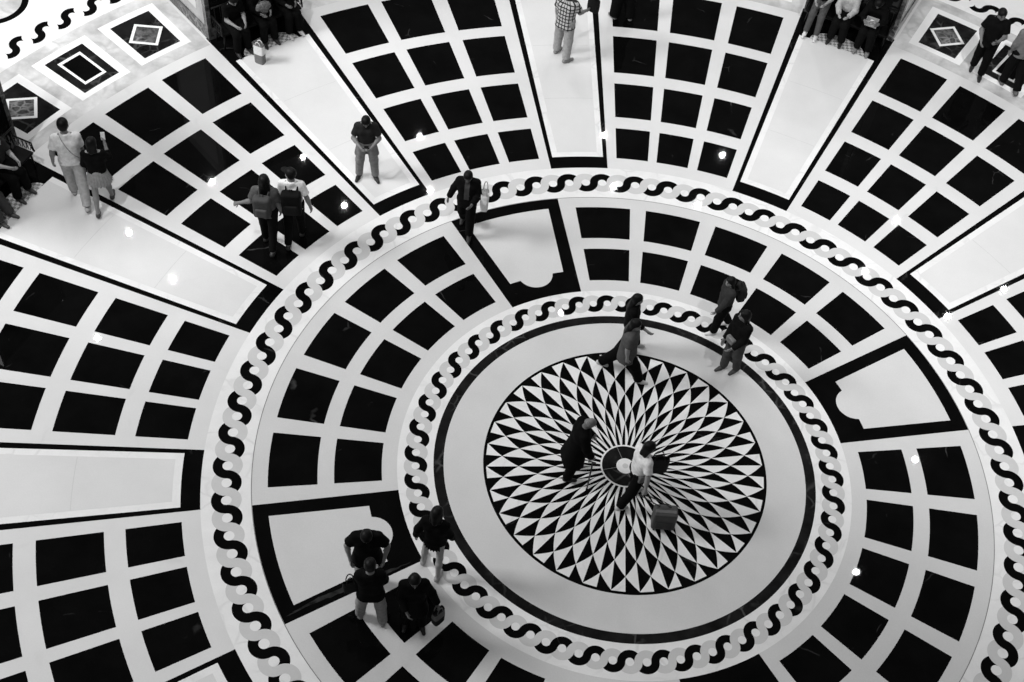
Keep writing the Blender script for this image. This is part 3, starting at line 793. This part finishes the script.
# plaid shirt
M_PLAID, t_, b_ = base_mat('plaid_cloth', .6, .85, .1)
N_, L_ = t_.nodes, t_.links; tc = N_.new('ShaderNodeTexCoord'); sx = N_.new('ShaderNodeSeparateXYZ'); L_.new(tc.outputs['Object'], sx.inputs[0])
def nm(op, a, c=None):
    q = N_.new('ShaderNodeMath'); q.operation = op
    for i, v_ in enumerate((a, c)):
        if v_ is None: continue
        if isinstance(v_, (int, float)): q.inputs[i].default_value = v_
        else: L_.new(v_, q.inputs[i])
    return q.outputs[0]
ang = nm('MULTIPLY', nm('ARCTAN2', sx.outputs['Y'], sx.outputs['X']), 15 / (2 * math.pi))
la = nm('LESS_THAN', nm('FRACT', ang), .3); lz = nm('LESS_THAN', nm('FRACT', nm('MULTIPLY', sx.outputs['Z'], 12.0)), .3)
mr = N_.new('ShaderNodeMapRange'); mr.inputs['To Min'].default_value = .55; mr.inputs['To Max'].default_value = .03
L_.new(nm('MINIMUM', nm('ADD', la, lz), 1.0), mr.inputs['Value']); L_.new(mr.outputs['Result'], b_.inputs['Base Color'])
J = person('person in a plaid shirt and pale trousers at the top edge walking up the panel', -3.34, 9.36, 74, 1.78, ((6, 5, 4, -10), (-4, 5, 4, 30)),
           (DOWN, ((.25, .45, -1), (.15, .9, -.25))), head=(5, 0), skin=.26, top=dict(mat=M_PLAID, infl=.034, hem=-.16, flare=.01), bottom=dict(col=.36, loose=.014), shoes=(.24, .06), build=1.08)
h = J['hand1']; tote((h[0] + .06, h[1] + .04, h[2] - .06), math.radians(-20), 'black bag in the right hand of the person in plaid', .008, .13, .06, .15, None, .08)
person('person in wide black trousers cut off by the top edge beside the plaid shirt', -2.42, 11.0, 128, 1.72, ((4, 5, 2, 14), (-6, 5, 3, 14)), (DOWN, DOWN_R), skin=.24,
       top=dict(col=.007, sleeve='long', hem=-.1), bottom=dict(col=.006, loose=.05, length=.98), shoes=(.22, .08), hair_style='bob')
# two women by the medallion
J = person('person in black with long dark hair walking right, behind a grey tunic', -.50, 2.33, 12, 1.50, stride(18, -3),
           (DOWN, ((.2, .35, -1), (.25, .85, -.5))), head=(10, 10), skin=.26, hair_style='long', top=dict(col=.007, infl=.028, hem=-.12, sleeve='three'), bottom=dict(col=.007, loose=.015), shoes=(.5, .3), build=1.08)
J = person('person in a loose grey tunic and black trousers striding right onto the medallion', -.43, 1.78, 4, 1.56, stride_r(24, -26, 4, 12),
           (DOWN, ((.2, -.05, -1), (.06, .12, -1))), head=(14, 20), skin=.24, hair_style='long', top=dict(col=.075, infl=.045, hem=-.26, flare=.035, name='tunic'), bottom=dict(col=.006, loose=.03), shoes=(.5, .35), build=1.08)
# two on the inner braid at the right
J = person('person in a dark grey hoodie and white sneakers walking left over the inner braid', 0.97, 3.26, -156, 1.42, stride(12, -9),
           (FWD, ((.2, -.2, -1), (.1, .1, -1))), head=(8, -10), skin=.24, hair_style='bob', top=dict(col=.032, infl=.034, hem=-.14, sleeve='long', name='hoodie'), bottom=dict(col=.007, loose=.02), shoes=(.66, .6), build=1.05)
p = at(J, .02, -.275, .27); backpack(tuple(p), math.radians(-246), 'dark grey backpack on the person in white sneakers', .016, .12, .07, .18)
J = person('person in black jacket and grey trousers with a grey belt bag near the black ring', 1.30, 2.44, -132, 1.62, ((-3, 0, 8, 4), (6, 0, 4, 4)),
           (((-.08, .2, -1), (.25, .7, -.7)), ((.08, .15, -1), (-.1, .6, -1))), head=(6, 38), skin=.2, hair_style='bob', top=dict(col=.008, infl=.03, hem=-.02, sleeve='long', name='jacket'), bottom=dict(col=.055, loose=.01), shoes=(.05, .5), build=.94)
s_ = J['s']; g = Solid(.0115); c_ = J['P'] + J['F'] * .155 * s_ + J['X'] * .03 * s_ + V(0, 0, .02)
g.box(c_, np.array([J['X'], J['F'], J['T']]), V(.07, .022, .045), .02, .02); g.mesh('belt_bag', plain(.16, .7, .2, .3, 60), J['root'])
# old man with cane
J = person('stooped person in a long black coat leaning on a cane at the medallion centre', -.80, -.40, 22, 1.58, ((6, 4, 6, 10), (-5, 4, 6, 10)),
           (((-.2, .35, -1), (.1, .6, -1)), ((.2, .2, -1), (.05, .4, -1))), lean=7, head=(34, 0), skin=.13, hair_style='bald', top=dict(col=.005, infl=.045, hem=-.42, flare=.05, sleeve='long', name='coat'),
           bottom=dict(col=.005, loose=.02), shoes=(.01, .01), build=1.12)
h = J['hand1']; t = thing('walking_cane', 'thin black cane in the hand of the stooped person', 'cane', (h[0] + .02, h[1] - .05, 0), 0)
link_mesh('shaft', *tube([V(0, -.06, 0), V(0, 0, h[2] - .02)], [.011, .013], 8), plain(.01, .4, .4), None, t, True)
link_mesh('handle', *tube([V(-.07, 0, h[2] - .01), V(-.03, 0, h[2] + .01), V(.05, 0, h[2])], .014, 8), plain(.02, .4, .4), None, t, True)
link_mesh('rubber_tip', *tube([V(0, -.062, 0), V(0, -.058, .05)], [.018, .016], 8), plain(.006, .8, .1), None, t, True)
# woman with suitcase
J = person('person in a white T-shirt and black trousers pulling a grey suitcase past the medallion centre', .22, -.60, 38, 1.62, ((9, 2, 4, 4), (-15, 2, 10, 4)),
           (((-.05, .35, -1), (.45, .8, -.25)), ((.45, -.15, -1), (.35, -.2, -1))), lean=4, head=(14, 14), skin=.24, hair_style='bob', top=dict(col=.72, infl=.026, hem=-.02), bottom=dict(col=.007, loose=.012), shoes=(.45, .2))
s_ = J['s']; g = Solid(.0115); g.box(J['P'] + J['X'] * .15 * s_ + V(0, .02, .0), np.array([J['X'], J['F'], J['T']]), V(.025, .08, .06), .025, .02); g.mesh('waist_pouch', plain(.13, .7, .15), J['root'])
p = at(J, .10, .26, .02); tote(tuple(p), math.radians(20), 'black handbag carried in front by the person in white', .007, .17, .07, .16, None, .16, 'handbag')
h = J['hand1']
def suitcase(base, rz, grip, label, col):
    t = thing('suitcase', label, 'suitcase', base, rz)
    g = Solid(.014); g.box(V(0, 0, .275), np.eye(3), V(.155, .08, .185), .03, .02); g.mesh('shell', plain(col, .5, .3, .1), t)
    v, f = rbox(.13, .012, .09, .01, (0, -.112, .21)); link_mesh('front_pocket', v, f, plain(col * .8, .6, .2), None, t)
    v, f = rbox(.165, .030, .018, .012, (0, -.03, .485)); link_mesh('top_band', v, f, plain(col * 2.2, .5, .3), None, t)
    ca, sa = math.cos(-rz), math.sin(-rz); dx, dy = grip[0] - base[0], grip[1] - base[1]; gx, gy, gz = dx * ca - dy * sa, dx * sa + dy * ca, grip[2] - base[2]
    for q in (-1, 1): hb = link_mesh('handle_bar', *tube([V(q * .09, .06, .48), V(gx + q * .07, gy, gz)], .009, 6), plain(.03, .3, .5), None, t, True)
    link_mesh('grip', *tube([V(gx - .085, gy, gz), V(gx + .085, gy, gz)], .015, 8), plain(.01, .6, .2), None, hb, True)
    for q in (-1, 1):
        for yy in (-.07, .07): wf = link_mesh('wheel_fork', *tube([V(q * .13, yy, .03), V(q * .13, yy, .09)], .014, 6), plain(.02, .5, .3), None, t, True); link_mesh('wheel', *tube([V(q * .13 - .014, yy, .03), V(q * .13 + .014, yy, .03)], .03, 12), plain(.01, .6, .2), None, wf, True)
    return t
suitcase((.78, -.92, 0), math.radians(12), (h[0], h[1], h[2] - .02), 'grey wheeled suitcase pulled by the person in white', .052)
# group at the lower left
J = person('person in black T-shirt, arms bent outwards, on the round-tabbed panel at lower left', -3.30, -3.17, -74, 1.70, STAND,
           (((-.52, .05, -1), (.22, .5, -1)), ((.52, .05, -1), (-.22, .5, -1))), head=(46, 0), skin=.22, top=dict(col=.006, infl=.036, hem=-.24, flare=.035), bottom=dict(col=.34, loose=.015), shoes=(.3, .1), build=1.08)
J = person('person in black top and grey trousers, legs apart, back turned, at lower left', -3.06, -3.74, 106, 1.70, ((4, 7, 2, 10), (-4, 7, 2, 10)),
           (((-.12, .3, -1), (.3, .8, -.5)), ((.12, .3, -1), (-.3, .8, -.5))), head=(16, 0), skin=.2, top=dict(col=.006, infl=.04, hem=-.14, flare=.02, sleeve='long'), bottom=dict(col=.26, loose=.01), shoes=(.24, .1), build=.92)
p = at(J, -.29, .02, -.06); tote(tuple(p), math.radians(30), 'black shoulder bag at the left hip of the person in grey trousers', .006, .11, .05, .12, None, .2)
J = person('person in black top and short skirt stepping bare-legged over the inner braid', -2.43, -2.66, 88, 1.68, ((4, 8, 4, 4), (-10, 3, 5, 4)),
           (((-.4, -.15, -1), (-.15, .1, -1)), ((.22, .1, -1), (.1, .4, -1))), head=(14, 0), skin=.36, hair_style='bob', top=dict(col=.006, infl=.03, hem=-.06, flare=.01, sleeve='long', name='hoodie'),
           bottom=dict(kind='skirt', col=.012, length=.28, loose=.02), shoes=(.34, .2), build=.95)
J = person('person dressed all in black standing on a black tile beside a bare-legged neighbour', -2.44, -3.66, -70, 1.62, STAND, (((-.4, .1, -1), (-.35, .25, -1)), ((.2, .2, -1), (-.3, .7, -.4))),
           head=(20, 0), skin=.12, hair_style='bob', top=dict(col=.005, infl=.035, hem=-.40, flare=.03, sleeve='long', name='coat'), bottom=dict(col=.005, loose=.02), shoes=(.01, .01), build=1.0)
h = J['hand0']; tote((h[0], h[1], h[2] - .46), math.radians(60), 'dark patterned bag with a pale top hanging from the hand of the person in black', .012, .10, .06, .17, .12, .12)
# two at the upper right
J = person('person in a black T-shirt and trousers looking at his hands at the upper right', 5.08, 11.74, -98, 1.78, stride(5, -4),
           (((-.28, .3, -1), (.45, .9, .05)), ((.28, .15, -1), (-.25, .9, -.35))), head=(22, -25), skin=.17, top=dict(col=.007, infl=.034, hem=-.14), bottom=dict(col=.006, loose=.01), shoes=(.02, .01), build=1.06)
h = J['hand0']; phone(tuple(h + V(.03, -.02, .02)), math.radians(0), .7, 'dark phone in the hands of the person in black, upper right', .1)
J = person('person in a grey top and black trousers walking away at the right edge', 5.76, 11.58, 104, 1.78, stride(9, -9), (DOWN, DOWN_R), head=(6, 0), skin=.2,
           top=dict(col=.15, infl=.036, hem=-.1, sleeve='three'), bottom=dict(col=.008, loose=.015), shoes=(.10, .06), build=1.1)

# ------------------------------------------------------------------ seated visitors
SIT = ((80, 7, 78, 6), (80, 7, 78, 6))
def seated(label, ax, ac, h, arms, legs=SIT, R=13.46, turn=0, **kw):
    x, y = frame_xy(R, ac, ax); return person(label, x, y, ax + 180 + turn, h, legs, arms, cat='person', **kw)
LAP = (((-.12, .35, -1), (.30, .9, -.05)), ((.12, .35, -1), (-.30, .9, -.05)))
J = seated('person in black with bare forearms sitting at the left end of the upper left bench', 139.5, .63, 1.66, LAP, lean=14, head=(25, 0), skin=.22, top=dict(col=.006, infl=.03), bottom=dict(col=.006, loose=.015), shoes=(.02, .45))
J = seated('person in black hugging a pale round bag on the upper left bench', 139.5, -.02, 1.66, LAP, lean=4, head=(10, -15), skin=.14, hair_style='long', top=dict(col=.006, infl=.03, sleeve='long'), bottom=dict(col=.006, loose=.015), shoes=(.02, .02))
p = at(J, 0, .27, .22); t = thing('round_bag', 'pale patterned round bag on a lap on the upper left bench', 'bag', tuple(p), math.radians(49)); g = Solid(.012); g.ell(V(0, 0, 0), np.eye(3), V(.17, .085, .15), .02); g.mesh('bag_body', plain(.13, .8, .2, .5, 30), t)
link_mesh('handle', *tube([V(.09 * math.cos(a), 0, .13 + .09 * math.sin(a)) for a in np.linspace(0, math.pi, 9)], .009, 6), plain(.03, .7, .2), None, t, True)
J = seated('person in dark clothes with white shoes at the right end of the upper left bench', 139.5, -.64, 1.62, LAP, ((78, 5, 70, 4), (78, 8, 72, 4)), lean=4, head=(10, 20), skin=.12, top=dict(col=.006, infl=.03, sleeve='long'), bottom=dict(col=.006, loose=.015), shoes=(.5, .4))
tote((-9.05, 7.17, 0), math.radians(-10), 'grey shopping bag with a white top standing beside the upper left bench', .17, .11, .07, .24, .72, .07, 'shopping_bag')
J = seated('person in grey trousers and white shoes at the left end of the upper right bench', 79.5, .68, 1.62, LAP, ((62, 6, 40, 4), (66, 4, 44, 4)), lean=8, head=(16, 10), skin=.3, hair_style='bob', top=dict(col=.02, infl=.03), bottom=dict(col=.075, loose=.0), shoes=(.66, .5))
J = seated('person in a pale long-sleeved top in the middle of the upper right bench', 79.5, .10, 1.66, LAP, lean=10, head=(12, 20), skin=.36, top=dict(col=.42, infl=.03, sleeve='long'), bottom=dict(col=.008, loose=.02), shoes=(.02, .02))
J = seated('person in black bent over a phone with a pale box on the lap', 79.5, -.55, 1.68, (((-.3, .35, -1), (.35, .95, .25)), ((.3, .35, -1), (-.35, .95, .2))), lean=16, head=(34, 0), skin=.16, hair_style='long', top=dict(col=.007, infl=.034, sleeve='long'), bottom=dict(col=.007, loose=.02), shoes=(.2, .1))
h = (J['hand0'] + J['hand1']) / 2; phone(tuple(h + V(0, -.02, .05)), math.radians(0), .5, 'lit phone of the person bent over on the upper right bench', .5)
p = at(J, 0, .40, .135); t = thing('gift_box', 'pale open-topped box on a lap on the upper right bench', 'box', tuple(p), math.radians(-10))
wl = [rbox(.125, .006, .06, .003, (0, q * .085, .06)) for q in (-1, 1)] + [rbox(.006, .085, .06, .003, (q * .12, 0, .06)) for q in (-1, 1)] + [rbox(.122, .085, .005, .002, (0, 0, .005))]
link_mesh('tray', *merge(*wl), plain(.34, .7, .2), None, t); link_mesh('contents', *ico((0, 0, .06), .055, 2), plain(.7, .6, .2), None, t, True)
J = seated('person in black with pale bare arms sitting on the bench at the left edge', 169.5, -.22, 1.68, LAP, ((76, 5, 70, 6), (70, 8, 66, 6)), lean=10, head=(14, 0), skin=.34, top=dict(col=.03, infl=.03), bottom=dict(col=.006, loose=.02), shoes=(.03, .02))
J = seated('person in dark grey trousers mostly beyond the left edge on the left bench', 169.5, .46, 1.66, LAP, ((66, 5, 44, 6), (70, 8, 48, 6)), lean=6, head=(10, 0), skin=.2, top=dict(col=.008, infl=.03, sleeve='long'), bottom=dict(col=.05, loose=.02), shoes=(.06, .04))
